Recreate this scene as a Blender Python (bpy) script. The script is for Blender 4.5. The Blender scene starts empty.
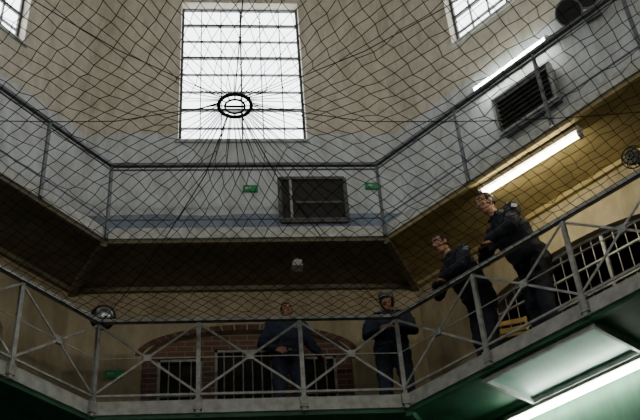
import bpy, math, random
from mathutils import Vector, Matrix
random.seed(4)
W=4.0; AN=2*math.pi/7; A=W/2/math.tan(AN/2); TA=math.tan(AN/2)
Z0=7.25          # height of underside of lower balcony above ground
H=2.69; HL=1.30; HU=1.29; G=1.3; WZ0=5.69; WZ1=9.18; WW=1.10; ROOF=10.2
EX=1.6; EX3=EX*math.cos(AN)/math.cos(AN/2)
CAM=(-0.2966,-7.3891,-5.6548+Z0); YAW,PITCH,ROLL,F=0.1177,0.6498,-0.0795,1000.0
ZOOM=None
scn=bpy.context.scene
def kb(k):
    ph=math.pi/2-AN*k
    return Vector((math.cos(ph),math.sin(ph),0)),Vector((math.sin(ph),-math.cos(ph),0))
def shift(k):
    if abs(k)<2: return Vector((0,0,0))
    s=1 if k>0 else -1
    return kb(s)[1]*(EX*s)
def P(k,u,d,z):
    n,t=kb(k); q=n*(A+d)+t*u+shift(k); return Vector((q.x,q.y,z+Z0))
def hw(d): return (A+d)*TA
def ue(k,d):
    a,b=-hw(d),hw(d)
    if k==1: b+=EX
    if k==-1: a-=EX
    if k==3: b+=EX3
    if k==-3: a-=EX3
    return a,b
# ---------------- materials
def mat(name,col,rough=.6,metal=0,var=.12,scale=6,bump=0,col2=None,emis=0,ecol=None):
    m=bpy.data.materials.new(name); m.use_nodes=True; nt=m.node_tree; b=nt.nodes['Principled BSDF']
    b.inputs['Roughness'].default_value=rough; b.inputs['Metallic'].default_value=metal
    tc=nt.nodes.new('ShaderNodeTexCoord'); no=nt.nodes.new('ShaderNodeTexNoise')
    no.inputs['Scale'].default_value=scale; no.inputs['Detail'].default_value=6
    nt.links.new(tc.outputs['Object'],no.inputs['Vector'])
    r=nt.nodes.new('ShaderNodeValToRGB'); c2=col2 or tuple(max(0,c*(1-2.2*var)) for c in col)
    r.color_ramp.elements[0].position=.3; r.color_ramp.elements[1].position=.62
    r.color_ramp.elements[0].color=(*c2,1); r.color_ramp.elements[1].color=(*col,1)
    nt.links.new(no.outputs['Fac'],r.inputs['Fac']); nt.links.new(r.outputs['Color'],b.inputs['Base Color'])
    if bump:
        bp=nt.nodes.new('ShaderNodeBump'); bp.inputs['Strength'].default_value=bump; bp.inputs['Distance'].default_value=.02
        nt.links.new(no.outputs['Fac'],bp.inputs['Height']); nt.links.new(bp.outputs['Normal'],b.inputs['Normal'])
    if emis:
        b.inputs['Emission Color'].default_value=(*(ecol or col),1); b.inputs['Emission Strength'].default_value=emis
    return m
def brickmat():
    m=bpy.data.materials.new('red_brown_brickwork'); m.use_nodes=True; nt=m.node_tree; b=nt.nodes['Principled BSDF']
    b.inputs['Roughness'].default_value=.85
    g=nt.nodes.new('ShaderNodeNewGeometry'); s=nt.nodes.new('ShaderNodeSeparateXYZ'); c=nt.nodes.new('ShaderNodeCombineXYZ')
    nt.links.new(g.outputs['Position'],s.inputs[0]); nt.links.new(s.outputs['X'],c.inputs['X']); nt.links.new(s.outputs['Z'],c.inputs['Y'])
    br=nt.nodes.new('ShaderNodeTexBrick'); nt.links.new(c.outputs[0],br.inputs['Vector'])
    br.inputs['Scale'].default_value=1; br.inputs['Brick Width'].default_value=.26; br.inputs['Row Height'].default_value=.085; br.inputs['Mortar Size'].default_value=.008
    br.inputs['Color1'].default_value=(.17,.085,.055,1); br.inputs['Color2'].default_value=(.11,.065,.045,1); br.inputs['Mortar'].default_value=(.22,.20,.16,1)
    nt.links.new(br.outputs['Color'],b.inputs['Base Color'])
    bp=nt.nodes.new('ShaderNodeBump'); bp.inputs['Strength'].default_value=.4; bp.inputs['Distance'].default_value=.01; bp.invert=True
    nt.links.new(br.outputs['Fac'],bp.inputs['Height']); nt.links.new(bp.outputs['Normal'],b.inputs['Normal'])
    return m
def wallmat():
    m=bpy.data.materials.new('painted_plaster_bands'); m.use_nodes=True; nt=m.node_tree; b=nt.nodes['Principled BSDF']
    b.inputs['Roughness'].default_value=.55
    g=nt.nodes.new('ShaderNodeNewGeometry'); s=nt.nodes.new('ShaderNodeSeparateXYZ'); nt.links.new(g.outputs['Position'],s.inputs[0])
    no=nt.nodes.new('ShaderNodeTexNoise'); no.inputs['Scale'].default_value=1.6; no.inputs['Detail'].default_value=8
    nt.links.new(g.outputs['Position'],no.inputs['Vector'])
    ml=nt.nodes.new('ShaderNodeMath'); ml.operation='MULTIPLY_ADD'; ml.inputs[1].default_value=.12; nt.links.new(no.outputs['Fac'],ml.inputs[0]); nt.links.new(s.outputs['Z'],ml.inputs[2])
    mr=nt.nodes.new('ShaderNodeMapRange'); mr.inputs['From Min'].default_value=0; mr.inputs['From Max'].default_value=20
    nt.links.new(ml.outputs[0],mr.inputs['Value'])
    r=nt.nodes.new('ShaderNodeValToRGB'); r.color_ramp.interpolation='CONSTANT'
    e=r.color_ramp.elements
    def pos(z): return (z+Z0+.06)/20
    e[0].position=0; e[0].color=(.045,.16,.09,1)
    e[1].position=pos(0); e[1].color=(.42,.36,.24,1)
    for z,c in ((H,(.19,.24,.33)),(H+1.35,(.54,.58,.61)),(H+3.1,(.54,.51,.42))):
        x=e.new(pos(z)); x.color=(*c,1)
    nt.links.new(mr.outputs[0],r.inputs['Fac'])
    no2=nt.nodes.new('ShaderNodeTexNoise'); no2.inputs['Scale'].default_value=4; no2.inputs['Detail'].default_value=10; no2.inputs['Roughness'].default_value=.7
    mp=nt.nodes.new('ShaderNodeMapping'); mp.inputs['Scale'].default_value=(1,1,.35); nt.links.new(g.outputs['Position'],mp.inputs[0]); nt.links.new(mp.outputs[0],no2.inputs['Vector'])
    r2=nt.nodes.new('ShaderNodeValToRGB'); r2.color_ramp.elements[0].position=.33; r2.color_ramp.elements[0].color=(.64,.62,.58,1); r2.color_ramp.elements[1].position=.6; r2.color_ramp.elements[1].color=(1,1,1,1)
    nt.links.new(no2.outputs['Fac'],r2.inputs['Fac'])
    mx=nt.nodes.new('ShaderNodeMix'); mx.data_type='RGBA'; mx.blend_type='MULTIPLY'; mx.inputs['Factor'].default_value=1
    nt.links.new(r.outputs['Color'],mx.inputs['A']); nt.links.new(r2.outputs['Color'],mx.inputs['B']); nt.links.new(mx.outputs['Result'],b.inputs['Base Color'])
    bp=nt.nodes.new('ShaderNodeBump'); bp.inputs['Strength'].default_value=.12; nt.links.new(no2.outputs['Fac'],bp.inputs['Height']); nt.links.new(bp.outputs['Normal'],b.inputs['Normal'])
    return m
M=dict(
 wall=wallmat(), brickwork=brickmat(),
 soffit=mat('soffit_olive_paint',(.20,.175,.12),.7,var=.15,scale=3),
 soffit_lit=mat('soffit_cream_lamplit',(.45,.36,.17),.7,var=.15,scale=3),  # cream tone, with the tube's warm glow painted into the right-hand soffits
 soffit_g=mat('soffit_green_paint',(.05,.18,.10),.6,var=.2,scale=3),
 brick=mat('brown_brick',(.15,.085,.06),.85,var=.3,scale=7,bump=.4),
 floor=mat('worn_concrete',(.22,.21,.19),.8,var=.2,scale=3,bump=.2),
 white=mat('fascia_white_paint',(.50,.52,.50),.5,var=.18,scale=8),
 rail=mat('rail_grey_paint',(.40,.41,.40),.45,.2,var=.2,scale=12),
 railu=mat('upper_rail_steel_paint',(.16,.17,.19),.45,.3,var=.2,scale=12),
 dark=mat('black_iron',(.02,.02,.022),.5,.4,var=.2,scale=10),
 net=mat('net_cord',(.035,.032,.03),.8,var=.1,scale=10),
 frame=mat('window_frame_iron',(.10,.10,.10),.6,.1,var=.2,scale=10),
 glass=mat('daylit_frosted_glass',(.9,.92,.95),.4,var=.04,scale=2,emis=5.6,ecol=(.93,.96,1)),
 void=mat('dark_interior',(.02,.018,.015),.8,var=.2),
 tube=mat('fluorescent_tube',(1,1,.95),.4,var=0,emis=34,ecol=(.95,1,.90)),
 tubew=mat('fluorescent_tube_warm',(1,1,.9),.4,var=0,emis=30,ecol=(1,.90,.60)),
 housing=mat('lamp_housing_white',(.6,.6,.56),.4,var=.1),
 panel=mat('trough_pale_enamel',(.45,.72,.62),.3,var=.08),
 green=mat('exit_sign_green',(.02,.22,.08),.4,var=.1,emis=.05),
 plastic=mat('grey_plastic',(.20,.21,.21),.4,var=.1),
 wood=mat('chair_yellow_wood',(.50,.33,.10),.5,var=.2,scale=9),
 skin=mat('skin',(.40,.21,.14),.5,var=.08,scale=14),
 uniform=mat('navy_uniform_cloth',(.016,.020,.034),.85,var=.15,scale=10,bump=.2),
 uniform2=mat('dark_blue_jacket_cloth',(.022,.032,.062),.85,var=.15,scale=10,bump=.2),
 patch=mat('shoulder_patch_grey',(.22,.24,.28),.7,var=.2,scale=30),
 cap=mat('grey_cap_cloth',(.22,.23,.25),.8,var=.15,scale=12),
 hair=mat('black_hair',(.012,.01,.008),.7,var=.1,scale=40,bump=.5),
 lip=mat('lip_skin',(.30,.11,.09),.5,var=.05),
 eyew=mat('eye_white',(.6,.58,.55),.3,var=.02), eyed=mat('eye_iris_dark',(.02,.012,.008),.2,var=.02),
 mirror=mat('mirror_silver',(.20,.21,.22),.25,.9,var=.05),
)
# ---------------- mesh builder
class MB:
    def __init__(s): s.v=[];s.f=[];s.m=[];s.mats=[]
    def mi(s,m):
        if m not in s.mats: s.mats.append(m)
        return s.mats.index(m)
    def add(s,vs,fs,m):
        o=len(s.v); s.v+= [tuple(v) for v in vs]; i=s.mi(m)
        for f in fs: s.f.append(tuple(o+a for a in f)); s.m.append(i)
    def hexa(s,b,t,m):
        n=len(b); fs=[tuple(range(n))[::-1],tuple(range(n,2*n))]
        for i in range(n): j=(i+1)%n; fs.append((i,j,n+j,n+i))
        s.add(list(b)+list(t),fs,m)
    def lbox(s,k,u0,u1,d0,d1,z0,z1,m):
        q=lambda z:[P(k,u0,d0,z),P(k,u1,d0,z),P(k,u1,d1,z),P(k,u0,d1,z)]
        s.hexa(q(z0),q(z1),m)
    def slab(s,k,d0,d1,z0,z1,m,e=0):
        a0,b0=ue(k,d0);a1,b1=ue(k,d1)
        q=lambda z:[P(k,a0,d0,z),P(k,b0,d0,z),P(k,b1,d1,z),P(k,a1,d1,z)]
        s.hexa(q(z0),q(z1),m)
    def box(s,c,x,y,z,m):
        c=Vector(c);x=Vector(x);y=Vector(y);z=Vector(z)
        s.hexa([c-x-y-z,c+x-y-z,c+x+y-z,c-x+y-z],[c-x-y+z,c+x-y+z,c+x+y+z,c-x+y+z],m)
    def bar(s,p,q,w,h,m,up=(0,0,1)):
        p=Vector(p);q=Vector(q);d=(q-p).normalized();sd=d.cross(Vector(up))
        if sd.length<1e-4: sd=d.cross(Vector((1,0,0)))
        sd.normalize();u=sd.cross(d)
        s.box((p+q)/2,(q-p)/2,sd*w/2,u*h/2,m)
    def tube(s,pts,r,m,n=8,closed=False,cap=True):
        pts=[Vector(p) for p in pts];N=len(pts);vs=[];rs=r if isinstance(r,(list,tuple)) else [r]*N
        pn=None
        for i,p in enumerate(pts):
            if closed: d=pts[(i+1)%N]-pts[i-1]
            else: d=pts[min(i+1,N-1)]-pts[max(i-1,0)]
            d.normalize()
            if pn is None:
                a=Vector((0,0,1)) if abs(d.z)<.9 else Vector((1,0,0)); sd=d.cross(a).normalized()
            else:
                sd=(pn-d*pn.dot(d)).normalized()
            pn=sd;u=sd.cross(d)
            for j in range(n):
                t=2*math.pi*j/n; vs.append(p+(sd*math.cos(t)+u*math.sin(t))*rs[i])
        fs=[]
        for i in range(N if closed else N-1):
            for j in range(n):
                a=i*n+j;b=i*n+(j+1)%n;c=((i+1)%N)*n+(j+1)%n;e=((i+1)%N)*n+j; fs.append((a,b,c,e))
        if not closed and cap: fs+= [tuple(range(n))[::-1],tuple((N-1)*n+j for j in range(n))]
        s.add(vs,fs,m)
    def ell(s,c,r,m,ax=None,nu=14,nv=10,keep=None,jit=0):
        c=Vector(c);ax=ax or (Vector((1,0,0)),Vector((0,1,0)),Vector((0,0,1)));vs=[];fs=[]
        for i in range(nv+1):
            th=math.pi*i/nv
            for j in range(nu):
                ph=2*math.pi*j/nu; q=1+random.uniform(-jit,jit)
                vs.append(c+(ax[0]*(r[0]*math.sin(th)*math.cos(ph))+ax[1]*(r[1]*math.sin(th)*math.sin(ph))+ax[2]*(r[2]*math.cos(th)))*q)
        for i in range(nv):
            for j in range(nu):
                f=(i*nu+j,(i+1)*nu+j,(i+1)*nu+(j+1)%nu,i*nu+(j+1)%nu)
                if keep is None or keep(sum((vs[a] for a in f),Vector())/4): fs.append(f)
        s.add(vs,fs,m)
    def loft(s,rings,m,n=18):
        vs=[];fs=[];N=len(rings)
        for c,a,b in rings:
            c=Vector(c);a=Vector(a);b=Vector(b)
            for j in range(n):
                t=2*math.pi*j/n; vs.append(c+a*math.cos(t)+b*math.sin(t))
        for i in range(N-1):
            for j in range(n): fs.append((i*n+j,i*n+(j+1)%n,(i+1)*n+(j+1)%n,(i+1)*n+j))
        fs+= [tuple(range(n))[::-1],tuple((N-1)*n+j for j in range(n))]
        s.add(vs,fs,m)
    def xf(s,T): s.v=[tuple(T@Vector(v)) for v in s.v]; return s
    def obj(s,name,parent=None,smooth=False,remesh=0,sm=4,bevel=0):
        import bmesh
        me=bpy.data.meshes.new(name); me.from_pydata(s.v,[],s.f); me.update()
        for m in s.mats: me.materials.append(M[m])
        me.polygons.foreach_set('material_index',s.m)
        bm=bmesh.new(); bm.from_mesh(me); bmesh.ops.recalc_face_normals(bm,faces=bm.faces)
        lv=[v for v in bm.verts if not v.link_faces]; bmesh.ops.delete(bm,geom=lv,context='VERTS')
        bm.to_mesh(me); bm.free()
        if smooth or remesh: me.polygons.foreach_set('use_smooth',[True]*len(me.polygons))
        o=bpy.data.objects.new(name,me); scn.collection.objects.link(o)
        if parent: o.parent=parent
        if remesh:
            r=o.modifiers.new('r','REMESH'); r.mode='VOXEL'; r.voxel_size=remesh; r.use_smooth_shade=True
            if sm:
                q=o.modifiers.new('s','SMOOTH'); q.iterations=sm; q.factor=.5
        return o
def empty(name,loc=(0,0,0)):
    e=bpy.data.objects.new(name,None); scn.collection.objects.link(e); return e

# ---------------- walls
WN={0:'wall_back',1:'wall_right',-1:'wall_left',2:'wall_far_right',-2:'wall_far_left'}
WZ={0:WZ0,1:6.78,-1:6.75,2:6.7,-2:6.7}
AW,AZS,AZT=1.52,1.55,1.95
arcz=lambda u:AZS+(AZT-AZS)*math.sqrt(max(0,1-(u/AW)**2))
BAYS=((-1.30,-.66,.40,1.56),(-.48,.48,.30,1.70),(.66,1.30,.40,1.56))
def wall(k):
    mb=MB(); D0,D1=G,G+.35
    lo,hi=ue(k,G); lo1,hi1=ue(k,D1); wz=WZ[k]
    arch = k in (0,1,-1)
    aw=AW; az0=.12; azt=AZT
    def pc(u0,u1,z0,z1):
        m0=lo1 if u0==lo else u0; m1=hi1 if u1==hi else u1
        q=lambda z:[P(k,u0,D0,z),P(k,u1,D0,z),P(k,m1,D1,z),P(k,m0,D1,z)]
        mb.hexa(q(z0),q(z1),'wall')
    if arch:
        pc(lo,hi,-Z0,az0); pc(lo,-aw,az0,azt+.05); pc(aw,hi,az0,azt+.05)
        n=16
        for i in range(n):
            u0=-aw+2*aw*i/n;u1=-aw+2*aw*(i+1)/n; f=arcz
            b=[P(k,u0,D0,f(u0)),P(k,u1,D0,f(u1)),P(k,u1,D1,f(u1)),P(k,u0,D1,f(u0))]
            t=[P(k,u0,D0,azt+.05),P(k,u1,D0,azt+.05),P(k,u1,D1,azt+.05),P(k,u0,D1,azt+.05)]
            mb.hexa(b,t,'wall')
        pc(lo,hi,azt+.05,wz)
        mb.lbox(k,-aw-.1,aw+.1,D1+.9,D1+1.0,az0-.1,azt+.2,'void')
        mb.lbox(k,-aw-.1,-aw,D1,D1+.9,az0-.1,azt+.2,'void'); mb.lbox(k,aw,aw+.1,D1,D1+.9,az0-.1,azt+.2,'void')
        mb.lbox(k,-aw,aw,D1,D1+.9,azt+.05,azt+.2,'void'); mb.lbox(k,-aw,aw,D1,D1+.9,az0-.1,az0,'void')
    else: pc(lo,hi,-Z0,wz)
    if k==0:
        n=26
        for i in range(n):
            t0=math.pi*(i+.06)/n; t1=math.pi*(i+.94)/n
            pt=lambda t,g:(math.cos(t)*(AW+g),AZS+(AZT-AZS)*math.sin(t)+g*.9*math.sin(t))
            a,b,c,d=pt(t0,0),pt(t1,0),pt(t1,.10),pt(t0,.10)
            mb.hexa([P(k,q[0],D0-.012,q[1]) for q in (a,b,c,d)],[P(k,q[0],D0+.02,q[1]) for q in (a,b,c,d)],'brick')
        e0,e1=D0+.12,D0+.30
        edges=[-AW]+[x for b_ in BAYS for x in b_[:2]]+[AW]
        for i in range(0,len(edges),2): mb.lbox(k,edges[i],edges[i+1],e0,e1,.12,AZT,'brickwork')
        for a,b,z0,z1 in BAYS:
            mb.lbox(k,a,b,e0,e1,.12,z0,'brickwork'); mb.lbox(k,a,b,e0,e1,z1,AZT,'brickwork')
            mb.lbox(k,a-.03,b+.03,e0-.03,e0,z0-.05,z0,'white')
    pc(lo,-WW,wz,WZ1); pc(WW,hi,wz,WZ1); pc(lo,hi,WZ1,ROOF)
    mb.obj(WN[k])
for k in WN: wall(k)
def gate(k,name):
    mb=MB(); aw=1.5; d=G+.12
    f=lambda u:1.55+.4*math.sqrt(max(0,1-(u/1.52)**2))-.02
    N=18
    for i in range(N+1):
        u=-aw+2*aw*i/N; th=.045 if i%6==0 else .012
        mb.lbox(k,u-th/2,u+th/2,d-th/2,d+th/2,.12,f(u),'rail')
    for z in (.2,.75,1.15,1.55):
        mb.lbox(k,-aw,aw,d-.02,d+.02,z-.014,z+.014,'rail')
    pts=[P(k,-aw+2*aw*i/20,d,f(-aw+2*aw*i/20)) for i in range(21)]
    mb.tube(pts,.025,'rail',6)
    mb.obj(name)
gate(1,'barred_gate');gate(-1,'barred_gate.001')
for bi,(a,b,z0,z1) in enumerate(BAYS):
    mb=MB(); d=G+.16
    for u in (a+.02,b-.02): mb.lbox(0,u-.02,u+.02,d-.02,d+.03,z0,z1,'rail')
    for z in (z0+.02,z1-.02,(z0+z1)/2): mb.lbox(0,a,b,d-.02,d+.03,z-.02,z+.02,'rail')
    n=int((b-a)/.13)
    for i in range(1,n): u=a+(b-a)*i/n; mb.tube([P(0,u,d-.01,z0),P(0,u,d-.01,z1)],.011,'rail',6)
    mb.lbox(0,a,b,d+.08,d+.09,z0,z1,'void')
    mb.obj('barred_opening' if bi==0 else 'barred_opening.%03d'%bi)
def window(k,i):
    e=empty('window_%d'%i); wz=WZ[k]
    mb=MB(); mb.lbox(k,-WW-.02,WW+.02,G+.25,G+.28,wz-.02,WZ1+.02,'glass'); mb.obj('glass_panes_%d'%i,e)
    mb=MB(); d=G+.2
    for j in range(7):
        u=-WW+2*WW*j/6; t=.045 if j in(0,6) else (.03 if j==3 else .018)
        mb.lbox(k,u-t,u+t,d-.02,d+.03,wz,WZ1,'frame') if j in (0,6) else mb.lbox(k,u-t/2,u+t/2,d-.02,d+.03,wz,WZ1,'frame')
    nr=8 if wz<6 else 6
    for j in range(nr+1):
        z=wz+(WZ1-wz)*j/nr; t=.05 if j in(0,nr) else (.045 if j in(2,5,7) else .018)
        mb.lbox(k,-WW,WW,d-.025,d+.025,z-t/2,z+t/2,'frame')
    mb.lbox(k,-WW-.05,WW+.05,G-.04,G+.2,wz-.07,wz-.005,'white')
    mb.obj('window_frame_%d'%i,e)
for i,k in enumerate((0,1,-1,2,-2)): window(k,i+1)
mb=MB(); mb.box((0,-1,Z0+ROOF+.15),(9,0,0),(0,12,0),(0,0,.15),'wall'); mb.obj('ceiling')
mb=MB(); mb.box((0,-1,-.1),(9,0,0),(0,12,0),(0,0,.1),'floor'); mb.obj('floor')
mb=MB(); mb.box((0,-12,(Z0+ROOF)/2),(7.4,0,0),(0,.15,0),(0,0,(Z0+ROOF)/2),'wall'); mb.obj('wall_front')
for s,nm in ((1,'wall_hall_right'),(-1,'wall_hall_left')):
    c1=P(2*s,2.63*s,G+.1,0)
    mb=MB(); mb.bar((c1.x,c1.y,(Z0+ROOF)/2),(c1.x,-12,(Z0+ROOF)/2),.3,Z0+ROOF,'wall'); mb.obj(nm)

# ---------------- balconies
def balcony(z,name,sof,fasc,ks):
    mb=MB()
    for k in ks:
        sf='soffit_lit' if (sof=='soffit' and k>=1) else sof
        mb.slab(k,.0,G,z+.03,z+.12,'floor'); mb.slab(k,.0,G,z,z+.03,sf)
        mb.slab(k,-.04,.0,z-.02,z+.16,fasc)
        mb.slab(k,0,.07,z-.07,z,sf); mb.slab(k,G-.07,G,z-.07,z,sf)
        a=P(k,ue(k,0)[1],0,z-.06);b=P(k,ue(k,G)[1],G,z-.06)
        if k!=max(ks): mb.bar(a,b,.09,.12,sof)
    mb.obj(name)
KS=(-2,-1,0,1,2); KL=(-3,-2,-1,0,1,2,3)
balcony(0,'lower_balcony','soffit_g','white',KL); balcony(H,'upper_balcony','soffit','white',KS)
def rail_lower():
    mb=MB()
    for k in KL:
        d=-.07; lo,hi=ue(k,d)
        if k==1: uu=[lo,-.61,.80,2.2,hi]
        elif k==-1: uu=[lo,-2.1,-.667,.667,hi]
        elif abs(k)==3: uu=[lo+(hi-lo)*i/4 for i in range(5)]
        else: uu=[lo,-.667,.667,hi]
        for i,u in enumerate(uu):
            if i==0 and k!=-3: continue
            mb.bar(P(k,u,d,-.05),P(k,u,d,HL),.055,.045,'rail',up=kb(k)[0])
            mb.lbox(k,u-.05,u+.05,d-.035,d+.035,.0,.14,'rail')
        mb.bar(P(k,lo,d,HL),P(k,hi,d,HL),.07,.045,'rail')
        mb.bar(P(k,lo,d,.22),P(k,hi,d,.22),.02,.03,'rail')
        for i in range(len(uu)-1):
            a,b=uu[i],uu[i+1]; z0,z1=.24,HL-.05
            mb.bar(P(k,a,d,z0),P(k,b,d-.012,z1),.012,.03,'rail')
            mb.bar(P(k,a,d,z1),P(k,b,d+.012,z0),.012,.03,'rail')
            mb.bar(P(k,a,d,(z0+z1)/2),P(k,b,d,(z0+z1)/2),.01,.012,'rail')
            c=P(k,(a+b)/2,d,(z0+z1)/2); t=kb(k)[1]
            mb.box(c,t*.05,kb(k)[0]*.02,Vector((0,0,.05)),'rail')
    mb.obj('balcony_railing')
def rail_upper():
    mb=MB()
    for k in KS:
        d=-.07; h=H+HU; lo,hi=ue(k,d)
        mb.bar(P(k,lo,d,h),P(k,hi,d,h),.06,.05,'railu')
        mb.bar(P(k,lo,d,h-.09),P(k,hi,d,h-.09),.02,.02,'railu')
        mb.bar(P(k,lo,d,H+.28),P(k,hi,d,H+.28),.015,.02,'railu')
        for u in {0:[hi],1:[-.4,1.0,2.4,hi],-1:[-2.1,-.75,.75,hi],2:[-.7,.7,hi],-2:[-.7,.7,hi]}[k]:
            mb.bar(P(k,u,d,H-.04),P(k,u,d,h),.045,.035,'railu',up=kb(k)[0])
    mb.obj('balcony_railing.001')
rail_lower();rail_upper()

# ---------------- net + ring
RC=Vector((-.2,0,1.33+Z0)); RR=.165
NK=[]
for k in KL:
    n_,t_=kb(k); NK.append((n_.x,n_.y,A-.10+n_.dot(shift(k))))
def inside(p): return max(a*p[0]+b*p[1]-c for a,b,c in NK)
def nmap(x,y,jit=0):
    fr=max(0,min(1,max((a*x+b*y)/c for a,b,c in NK)))
    cx=RC.x*(1-fr); r=math.hypot(x,y)
    rn=r-.66*math.exp(-(r-1.10)/1.0)*(1-fr**3)
    q=Vector((x/r*rn+cx,y/r*rn,0))
    q.z=Z0+HL-.03-.26*math.sin(math.pi*min(1,fr*.95+.05))+ (RC.z-Z0-HL+.03)*(1-fr)
    if fr<.97 and jit: q+=Vector((random.gauss(0,.010),random.gauss(0,.010),random.gauss(0,.012)))
    return q
mb=MB(); a_,b_=.084,.108; nodes={}; R1=1.10; cr=.0040
for i in range(-100,101):
    for j in range(-100,101):
        x=(i+j)*a_; y=(i-j)*b_
        if abs(x)<6.8 and -6.8<y<4.6: nodes[(i,j)]=(x,y)
npos={}
def np_(k):
    if k not in npos: npos[k]=nmap(*nodes[k],jit=1)
    return npos[k]
rim=set()
for (i,j),(x,y) in nodes.items():
    for o in ((i+1,j),(i,j+1)):
        if o not in nodes: continue
        X,Y=nodes[o]; f0,f1=inside((x,y)),inside((X,Y)); r0,r1=math.hypot(x,y),math.hypot(X,Y)
        if r0<R1 and r1<R1: continue
        if r0<R1 or r1<R1:
            rim.add(o if r0<R1 else (i,j)); continue
        if f0>0 and f1>0: continue
        if f0<=0 and f1<=0: mb.tube([np_((i,j)),np_(o)],cr,'net',3,cap=False)
        else:
            t=f0/(f0-f1); c=nmap(x+(X-x)*t,y+(Y-y)*t)
            mb.tube([np_((i,j)) if f0<=0 else np_(o),c],cr,'net',3,cap=False)
for k in rim:
    x,y=nodes[k]; th=math.atan2(y,x)
    for dt in (-.03,.03):
        mb.tube([np_(k),RC+Vector((math.cos(th+dt),math.sin(th+dt),0))*RR],cr*.85,'net',3,cap=False)
per=[];cor=[]
for k in KL:
    lo,hi=ue(k,-.10)
    for i in range(20):
        q=P(k,lo+(hi-lo)*i/20,-.10,0); per.append(nmap(q.x,q.y))
    q=P(k,hi,-.10,0); cor.append(Vector((q.x,q.y,0)))
mb.tube(per,.008,'net',4,closed=True)
for c in cor:
    mb.tube([nmap(c.x*s_/20,c.y*s_/20)+Vector((0,0,-.02)) for s_ in range(6,21)],.006,'net',4)
    q=nmap(c.x*.3,c.y*.3)+Vector((0,0,-.02)); mb.tube([q,RC+c.normalized()*RR],.006,'net',4)
mb.obj('safety_net')
mb=MB()
circ=lambda R,z=0,n=40:[RC+Vector((R*math.cos(2*math.pi*i/n),R*math.sin(2*math.pi*i/n),z)) for i in range(n)]
mb.tube(circ(RR),.019,'dark',8,closed=True); mb.tube(circ(.10,-.01),.011,'dark',8,closed=True)
for i in range(12):
    t=2*math.pi*i/12; d=Vector((math.cos(t),math.sin(t),0)); mb.tube([RC+d*.10,RC+d*RR],.007,'dark',6)
mb.tube([RC-Vector((.10,0,.01)),RC+Vector((.10,0,-.01))],.013,'dark',6)
mb.obj('net_tension_ring',smooth=True)

# ---------------- fixtures
def tubelamp(name,a,b,down,m,r=.03,hous=True):
    e=empty(name); mb=MB(); a=Vector(a);b=Vector(b);ax=(b-a).normalized()
    down=Vector(down).normalized()
    mb.tube([a,b],r,m,10); mb.obj(name+'_tube',e,smooth=True)
    mb=MB(); sd=ax.cross(down).normalized(); c=(a+b)/2-down*(r+.035)
    mb.box(c,ax*((b-a).length/2+.05),sd*.06,down*.03,'housing')
    for q in (a-ax*.025,b+ax*.025): mb.box(q,ax*.025,sd*.04,down*.045,'housing')
    mb.obj(name+'_housing',e)
n1=kb(1)[0]
tubelamp('fluorescent_lamp',P(1,-.35,.17,H-.16),P(1,1.18,.2,H-.16),(0,0,-1),'tubew',.038)
tubelamp('fluorescent_lamp.001',P(1,-1.3,1.15,-.20),P(1,.75,1.15,-.20),(0,0,-1),'tube',.038)
tubelamp('fluorescent_lamp.002',P(1,-.77,G-.12,5.40),P(1,.64,G-.12,5.40),-n1,'tube',.042)
mb=MB(); mb.lbox(1,-.82,.74,.12,1.05,-.05,-.005,'panel')
for a in ((-.86,.78,.08,.12),(-.86,.78,1.05,1.09),(-.86,-.82,.12,1.05),(.74,.78,.12,1.05)): mb.lbox(1,a[0],a[1],a[2],a[3],-.12,-.005,'white')
mb.obj('ceiling_light_trough')
mb=MB()
mb.lbox(0,.66,.80,.45,.60,H-.16,H-.07,'housing'); mb.lbox(0,.70,.76,.50,.55,H-.07,H,'housing'); mb.lbox(0,.65,.81,.44,.61,H-.175,H-.16,'housing')
mb.obj('soffit_lamp')
def areal(name,loc,size,rot,energy,col,parent=None):
    l=bpy.data.lights.new(name,'AREA'); l.shape='RECTANGLE'; l.size,l.size_y=size; l.energy=energy; l.color=col
    o=bpy.data.objects.new(name,l); scn.collection.objects.link(o); o.location=loc; o.rotation_euler=rot
    if parent: o.parent=parent
    return o
for i,x in enumerate((-3.0,3.2)):  # unseen battens added behind the camera as fill light for the lower level
    e=empty('added_hall_fill' if i==0 else 'added_hall_fill.001')
    mb=MB(); mb.box((x,-11.78,8.5),(1.2,0,0),(0,.05,0),(0,0,.12),'housing'); mb.tube([(x-1.15,-11.69,8.5),(x+1.15,-11.69,8.5)],.03,'tubew',8); mb.obj('fill_batten_%d'%i,e)
    areal('fill_batten_light_%d'%i,(x,-11.6,8.5),(2.2,.3),(math.radians(90),0,0),190,(1,.95,.86),e)
mb=MB(); a,b,c,d=.58,1.66,3.92,4.80
mb.lbox(0,a,b,G-.03,G-.005,c,d,'void')
for q in ((a-.03,a+.03,c,d),(b-.03,b+.03,c,d),(a,b,c-.03,c+.03),(a,b,d-.03,d+.03)): mb.lbox(0,q[0],q[1],G-.06,G-.01,q[2],q[3],'frame')
mb.lbox(0,a+.16,a+.20,G-.05,G-.02,c,d,'rail'); mb.lbox(0,a+.22,b-.02,G-.05,G-.02,c+.36,c+.40,'frame')
mb.obj('notice_hatch')
mb=MB(); a,b,c,d=-.46,.58,4.20,4.88
mb.lbox(1,a,b,G-.16,G-.005,c,d,'plastic'); mb.lbox(1,a+.06,b-.06,G-.17,G-.16,c+.06,d-.06,'void')
for i in range(6):
    z=c+.11+i*.092; mb.bar(P(1,a+.06,G-.185,z),P(1,b-.06,G-.185,z),.04,.012,'dark')
for q in ((a-.03,a+.02,c,d),(b-.02,b+.03,c,d),(a-.03,b+.03,c-.03,c+.01),(a-.03,b+.03,d-.01,d+.03),(b-.22,b-.19,c,d)): mb.lbox(1,q[0],q[1],G-.20,G-.10,q[2],q[3],'rail')
mb.obj('louvred_vent_unit')
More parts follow.
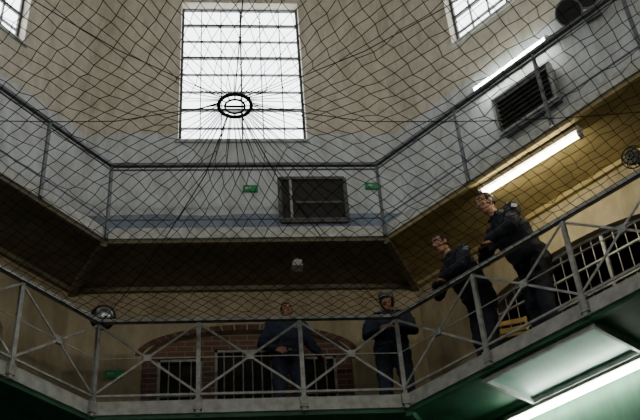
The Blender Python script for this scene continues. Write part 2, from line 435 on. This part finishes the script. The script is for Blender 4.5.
for i,(k,u,z) in enumerate(((0,.10,4.6),(0,2.12,4.64),(0,-1.9,1.25))):
    mb=MB(); mb.lbox(k,u-.12,u+.12,G-.05,G-.005,z-.06,z+.06,'green'); mb.lbox(k,u-.09,u+.0,G-.055,G-.05,z-.015,z+.015,'white'); mb.obj('exit_sign' if i==0 else 'exit_sign.%03d'%i)
def frame_of(face):
    f=Vector(face).normalized(); a=f.cross(Vector((0,0,1))).normalized(); return f,a,a.cross(f)
mb=MB(); c=P(1,1.45,.95,2.38); f,a,b=frame_of(-n1+Vector((-.1,-.2,-.35)))
mb.ell(c,(.115,.115,.07),'plastic',(a,b,f),20,10)
for q,o in ((.15,0),(.11,.07),(.055,.095)): mb.tube([c+f*o+(a*math.cos(2*math.pi*i/24)+b*math.sin(2*math.pi*i/24))*q for i in range(24)],.008,'dark',6,closed=True)
for i in range(8):
    t=math.pi*i/4; d_=a*math.cos(t)+b*math.sin(t); mb.tube([c+d_*.15,c+f*.07+d_*.11,c+f*.095+d_*.055,c+f*.1],.006,'dark',5)
mb.tube([c-f*.03,P(1,1.47,G-.02,2.30)],.03,'dark',10)
mb.obj('caged_bulkhead_lamp',smooth=True)
mb=MB()
for du,dz in ((0,0),(.36,.08)):
    c=P(1,1.25+du,.95,5.28+dz); f,a,b=frame_of(-n1+Vector((-.2-du,-.4,-.9)))
    mb.tube([c-f*.22,c-f*.16,c-f*.05,c+f*.05,c+f*.12],[.06,.075,.09,.15,.20],'dark',20)
    mb.tube([c+f*.12+(a*math.cos(2*math.pi*i/24)+b*math.sin(2*math.pi*i/24))*.2 for i in range(24)],.014,'plastic',6,closed=True)
    mb.ell(c+f*.06,(.05,.05,.06),'plastic',(a,b,f)); mb.tube([c-f*.18,P(1,1.42,G-.04,5.36)],.022,'dark',8)
mb.lbox(1,1.30,1.54,G-.05,G-.005,5.24,5.48,'plastic')
mb.obj('horn_loudspeakers',smooth=False)
mb=MB(); c=P(0,-1.93,-.02,1.40); f=(Vector((0,-1,-.35))).normalized(); a=f.cross(Vector((0,0,1))).normalized(); b=a.cross(f)
mb.ell(c,(.155,.155,.05),'mirror',(a,b,f),24,10)
mb.tube([c+(a*math.cos(2*math.pi*i/28)+b*math.sin(2*math.pi*i/28))*.16 for i in range(28)],.014,'dark',8,closed=True)
mb.tube([c-f*.05,P(0,-1.97,-.05,1.38),P(0,-1.99,-.05,1.2)],.015,'dark',8)
mb.obj('convex_mirror',smooth=True)
def chair(k,u,d,rot,s=1.15):
    mb=MB(); h=.45
    for x in (-.19,.19):
        mb.bar((x,.19,0),(x,.19,h),.035,.035,'wood',up=(0,1,0)); mb.bar((x,-.2,0),(x,-.19,h),.035,.035,'wood',up=(0,1,0)); mb.bar((x,-.19,h),(x,-.27,.92),.032,.03,'wood',up=(0,1,0))
        mb.bar((x,.19,.2),(x,-.2,.2),.02,.02,'wood')
    mb.box((0,0,h),(.22,0,0),(0,.22,0),(0,0,.018),'wood')
    mb.bar((-.19,.19,.25),(.19,.19,.25),.02,.02,'wood')
    for z,y in ((.66,-.225),(.77,-.245),(.88,-.263)): mb.bar((-.2,y,z),(.2,y,z),.016,.06,'wood')
    b=P(k,u,d,.12); mb.xf(Matrix.Translation(b)@Matrix.Rotation(rot,4,'Z')@Matrix.Scale(s,4)); mb.obj('wooden_chair')
chair(1,-.80,.82,math.radians(160))

# ---------------- people
def lerp3(a,b,t): return Vector(a).lerp(Vector(b),t)
def limb(mb,pts,rs,m,n=12):
    P_=[];R_=[]
    for i in range(len(pts)-1):
        for j in range(4):
            t=j/4; P_.append(lerp3(pts[i],pts[i+1],t)); R_.append(rs[i]*(1-t)+rs[i+1]*t)
    P_.append(Vector(pts[-1]));R_.append(rs[-1]); mb.tube(P_,R_,m,n)
    mb.ell(pts[0],(rs[0],)*3,m); mb.ell(pts[-1],(rs[-1],)*3,m)
def hand(mb,w,d,nrm,side,curl=.5):
    w=Vector(w);d=Vector(d).normalized();nrm=Vector(nrm);nrm=(nrm-d*nrm.dot(d)).normalized();x=d.cross(nrm)*side
    mb.loft([(w-d*.02,x*.026,nrm*.02),(w+d*.02,x*.032,nrm*.017),(w+d*.06,x*.042,nrm*.015),(w+d*.095,x*.041,nrm*.012)],'skin',12)
    for i,(l,o) in enumerate(((.072,.030),(.080,.010),(.074,-.011),(.058,-.031))):
        p=w+d*.088+x*o; a=0; pts=[p]
        for q in (.45,.32,.25):
            a+=curl*.8; p=p+(d*math.cos(a)-nrm*math.sin(a)+x*o*.8)*l*q; pts.append(p)
        mb.tube(pts,[.0098,.0092,.0085,.0065],'skin',8); mb.ell(pts[-1],(.0065,)*3,'skin',None,8,6)
    p0=w+d*.03+x*.028; p1=p0+(d*.6+x*.75-nrm*.2)*.04; p2=p1+(d*.9+x*.2-nrm*.3)*.032; p3=p2+(d*.95-nrm*.35)*.024
    mb.tube([p0,p1,p2,p3],[.013,.012,.0105,.008],'skin',8); mb.ell(p3,(.008,)*3,'skin',None,8,6)
ctex=bpy.data.textures.new('cloth_folds','CLOUDS'); ctex.noise_scale=.11; ctex.noise_depth=2
def person(name,k,u,d,yaw,s,J,cloth='uniform',hyaw=0,hpitch=0,hroll=0,hair='short',bulk=1.08,capped=False):
    e=empty(name)
    n,t=kb(k); f=Matrix.Rotation(yaw,3,'Z')@(-n); x=f.cross(Vector((0,0,1)))
    base=P(k,u,d,.12)
    T0=Matrix.Translation(base)@Matrix(((x.x,f.x,0,0),(x.y,f.y,0,0),(x.z,f.z,1,0),(0,0,0,1)))@Matrix.Scale(s,4)
    T=T0@Matrix.Diagonal((bulk,1,1,1))
    pel=Vector(J['pel']); ch=Vector(J['chest']); nk=Vector(J['neck']); hd=Vector(J['head'])
    X=Vector((1,0,0))
    mb=MB()
    sp=(nk-pel).normalized(); fr=Vector((0,sp.z,-sp.y))
    wst=pel.lerp(ch,.45)
    mb.loft([(pel-sp*.10,X*.14,fr*.11),(pel-sp*.04,X*.18,fr*.135),(pel+sp*.05,X*.178,fr*.132),(wst,X*.188,fr*.142),(wst.lerp(ch,.5),X*.198,fr*.145),
             (ch,X*.205,fr*.145),(ch.lerp(nk,.45),X*.195,fr*.13),(ch.lerp(nk,.75),X*.145,fr*.10),(nk,X*.076,fr*.074),(nk+sp*.03,X*.070,fr*.068)],cloth)
    mb.loft([(pel+sp*.05,X*.195,fr*.148),(pel+sp*.09,X*.202,fr*.154),(pel+sp*.13,X*.192,fr*.146)],cloth)
    for q in (-1,1):
        S=Vector(J['sh'])*1; S.x*=q; sd='r' if q>0 else 'l'
        E=Vector(J['el_'+sd]); Wr=Vector(J['wr_'+sd])
        limb(mb,[ch.lerp(nk,.55)+X*q*.08,S],[.084,.079],cloth)
        limb(mb,[S,E,Wr],[.079,.065,.050],cloth)
        mb.tube([Wr+(E-Wr).normalized()*.035,Wr],[.053,.053],cloth,12)
        Hp=pel+Vector((q*.095,0,-.03)); K=Vector(J['kn_'+sd]); An=Vector(J['an_'+sd])
        limb(mb,[Hp,K,An],[.110,.084,.074],cloth)
    mb.xf(T); o=mb.obj('clothed_body',e,remesh=.016*s,sm=4)
    q=o.modifiers.new('folds','DISPLACE'); q.texture=ctex; q.strength=.045*s; q.mid_level=.5; q.texture_coords='LOCAL'
    mb=MB()
    mb.loft([(pel+sp*.01,X*.190,fr*.145),(pel+sp*.045,X*.190,fr*.145)],'dark')
    mb.box(pel+sp*.027+fr*.147,X*.022,fr*.006,sp*.02,'mirror')
    mb.box(pel+sp*.01+X*.195,X*.02,fr*.03,sp*.05,'dark')
    # chest badge
    mb.box(ch.lerp(nk,.2)+fr*.148-X*.085,X*.018,fr*.006,sp*.022,'patch')
    for q in (-1,1):
        mb.box(nk+X*q*.045+fr*.062-sp*.01,X*.028+sp*.012*q,fr*.01,sp*.018,cloth)
        S=Vector(J['sh']);S.x*=q; mb.box(S.lerp(nk,.35)+Vector((0,0,.072)),X*.045,fr*.022,sp*.005,'patch')
        E=Vector(J['el_'+('r' if q>0 else 'l')]); ax=(E-S).normalized(); out=Vector((q,0.3,0)); out=(out-ax*out.dot(ax)).normalized()
        c=S.lerp(E,.25)+out*.078; mb.box(c,ax*.036,out.cross(ax)*.028,out*.006,'patch')
        An=Vector(J['an_'+('r' if q>0 else 'l')]); mb.ell((An.x,An.y+.07,.045),(.048,.135,.045),'dark')
    mb.xf(T); mb.obj('belt_badges_and_boots',e,smooth=False)
    mb=MB()
    for q,sd in ((-1,'l'),(1,'r')):
        Wr=Vector(J['wr_'+sd]); E=Vector(J['el_'+sd])
        dd=Vector(J.get('hd_'+sd,Wr-E)); hand(mb,Wr+(Wr-E).normalized()*.018,dd,J.get('hn_'+sd,(0,0,1)),J.get('hs_'+sd,q),J.get('curl',.5))
    mb.xf(T); mb.obj('hands',e,remesh=.0045*s,sm=1)
    Rh=Matrix.Translation(hd)@Matrix.Rotation(hyaw,4,'Z')@Matrix.Rotation(hpitch,4,'X')@Matrix.Rotation(hroll,4,'Y')
    mb=MB(); Y=Vector((0,1,0))
    mb.loft([((0,y,z),X*a,Y*b) for z,a,b,y in ((-.118,.022,.024,.05),(-.108,.040,.042,.036),(-.085,.053,.062,.022),(-.05,.064,.080,.008),(-.01,.072,.092,0),(.03,.0755,.097,-.004),(.065,.071,.093,-.007),(.092,.056,.075,-.01),(.110,.032,.044,-.01),(.116,.012,.018,-.01))],'skin',22)
    mb.tube([(0,-.03,-.17),(0,-.02,-.10),(0,-.012,-.03)],[.060,.056,.055],'skin',14)
    mb.tube([(0,.088,.022),(0,.100,0),(0,.112,-.022),(0,.098,-.034)],[.007,.010,.014,.010],'skin',8)
    for q in (-1,1):
        mb.ell((q*.012,.096,-.028),(.009,.011,.008),'skin'); mb.ell((q*.076,-.006,-.006),(.009,.019,.031),'skin')
        mb.ell((q*.042,.068,-.025),(.024,.02,.018),'skin'); mb.tube([(q*.012,.092,.034),(q*.03,.09,.037),(q*.05,.078,.032)],.008,'skin',8)
    mb.tube([(-.024,.078,-.064),(0,.088,-.061),(.024,.078,-.064)],[.006,.011,.006],'skin',8)
    mb.xf(T0@Rh); mb.obj('head',e,remesh=.0055*s,sm=2)
    mb=MB()
    for q in (-1,1):
        mb.ell((q*.030,.0845,.012),(.013,.008,.007),'eyew'); mb.ell((q*.030,.0915,.012),(.0055,.003,.0055),'eyed')
        mb.tube([(q*.012,.102,.034),(q*.03,.100,.039),(q*.052,.085,.033)],[.004,.005,.003],'hair',6)
    mb.tube([(-.022,.086,-.062),(0,.098,-.060),(.022,.086,-.062)],[.003,.0055,.003],'lip',8); mb.tube([(-.018,.084,-.069),(0,.095,-.070),(.018,.084,-.069)],[.003,.005,.003],'lip',8)
    mb.xf(T0@Rh); mb.obj('face_details',e,smooth=True)
    mb=MB()
    if hair=='short': a=(.083,.106,.098);j=.01; kf=lambda c:not(c.y>.035 and c.z<.075) and c.z>-.055-(c.y*.3) and not(abs(c.x)>.06 and c.z<.0 and c.y>-.02)
    else: a=(.098,.118,.115);j=.07; kf=lambda c:not(c.y>.035 and c.z<.075) and c.z>-.065
    if capped: kf0=kf; kf=lambda c:kf0(c) and c.z<.055
    mb.ell((0,-.012,.025),a,'hair',None,26,20,keep=kf,jit=j)
    o=mb.xf(T0@Rh).obj('hair',e,smooth=True); q=o.modifiers.new('so','SOLIDIFY'); q.thickness=.012*s; q.offset=-1
    if capped:
        mb=MB()
        mb.loft([((0,-.006,.045),X*.088,Y*.110),((0,-.006,.080),X*.089,Y*.111)],'patch',24)
        mb.loft([((0,-.006,.080),X*.090,Y*.112),((0,-.004,.105),X*.106,Y*.126),((0,-.008,.125),X*.100,Y*.120),((0,-.010,.136),X*.060,Y*.075)],'cap',24)
        mb.loft([((0,.085,.050),X*.066,Y*.010+Vector((0,0,0))),((0,.115,.040),X*.060,Y*.022),((0,.125,.034),X*.045,Y*.024)],'dark',20)
        mb.xf(T0@Rh).obj('peaked_cap',e,smooth=True)
LEAN=dict(pel=(0,0,.92),chest=(0,.17,1.24),neck=(0,.30,1.46),head=(0,.40,1.60),sh=(.185,.25,1.39),
  el_r=(.27,.35,1.10),wr_r=(.05,.50,1.07),el_l=(-.27,.37,1.10),wr_l=(-.05,.47,1.10),
  hd_r=(-.9,.25,-.15),hd_l=(.9,.3,-.1),hn_r=(0,.2,1),hn_l=(0,.2,1),hs_r=-1,hs_l=1,curl=.45,
  kn_r=(.11,.02,.48),an_r=(.12,-.03,.09),kn_l=(-.11,.05,.48),an_l=(-.12,.05,.09))
CLASP=dict(pel=(0,0,.94),chest=(0,.01,1.27),neck=(0,.0,1.48),head=(0,.04,1.62),sh=(.19,0,1.41),
  el_r=(.27,.06,1.14),wr_r=(.06,.27,1.10),el_l=(-.27,.05,1.14),wr_l=(-.05,.28,1.12),
  hd_r=(-.8,.4,.0),hd_l=(.8,.4,-.1),hn_r=(0,.7,.6),hn_l=(0,.7,.6),hs_r=-1,hs_l=1,curl=.6,
  kn_r=(.12,.03,.49),an_r=(.13,0,.09),kn_l=(-.11,.02,.49),an_l=(-.14,0,.09))
STAND=dict(pel=(0,0,.94),chest=(0,.01,1.27),neck=(0,.0,1.48),head=(0,.04,1.62),sh=(.19,0,1.41),
  el_r=(.30,-.05,1.13),wr_r=(.17,.10,1.0),el_l=(-.28,.0,1.13),wr_l=(-.38,.10,.92),
  hd_r=(-.5,.5,-.4),hd_l=(-.3,.4,-.8),hn_r=(.6,.5,.5),hn_l=(-.8,.2,.3),hs_r=-1,hs_l=1,curl=.4,
  kn_r=(.12,.03,.49),an_r=(.14,0,.09),kn_l=(-.12,.02,.49),an_l=(-.14,0,.09))
R_=math.radians
person('prison_guard',1,-.02,.47,R_(-25),1.31,LEAN,'uniform',hyaw=R_(5),hpitch=R_(-14),hair='short',bulk=1.15)
person('prison_guard.001',1,-.90,.45,R_(-22),1.20,LEAN,'uniform',hyaw=R_(10),hpitch=R_(-20),hair='short',bulk=1.15)
person('prison_guard.002',0,1.98,.50,R_(-12),1.07,CLASP,'uniform2',hyaw=R_(-10),hpitch=R_(-8),hair='curly',bulk=1.15,capped=True)
person('prison_guard.003',0,.54,.62,R_(5),1.05,STAND,'uniform2',hyaw=R_(5),hpitch=R_(-8),hair='short',bulk=1.12)

# ---------------- camera
fw=Vector((math.sin(YAW)*math.cos(PITCH),math.cos(YAW)*math.cos(PITCH),math.sin(PITCH)))
r=Vector((math.cos(YAW),-math.sin(YAW),0)); u=r.cross(fw)
r2=r*math.cos(ROLL)+u*math.sin(ROLL); u2=-r*math.sin(ROLL)+u*math.cos(ROLL)
cd=bpy.data.cameras.new('camera'); co=bpy.data.objects.new('camera',cd); scn.collection.objects.link(co); scn.camera=co
cd.sensor_width=36; cd.lens=F/640*36; cd.clip_start=.05
m3=Matrix((r2,u2,-fw)).transposed(); co.matrix_world=Matrix.Translation(CAM)@m3.to_4x4()
w=bpy.data.worlds.new('world'); scn.world=w; w.use_nodes=True; w.node_tree.nodes['Background'].inputs[0].default_value=(.6,.7,.85,1); w.node_tree.nodes['Background'].inputs[1].default_value=.6
if ZOOM:
    z,x,y=ZOOM; cd.lens*=z; cd.shift_x=(x-320)/640*z; cd.shift_y=-(y-210)/640*z
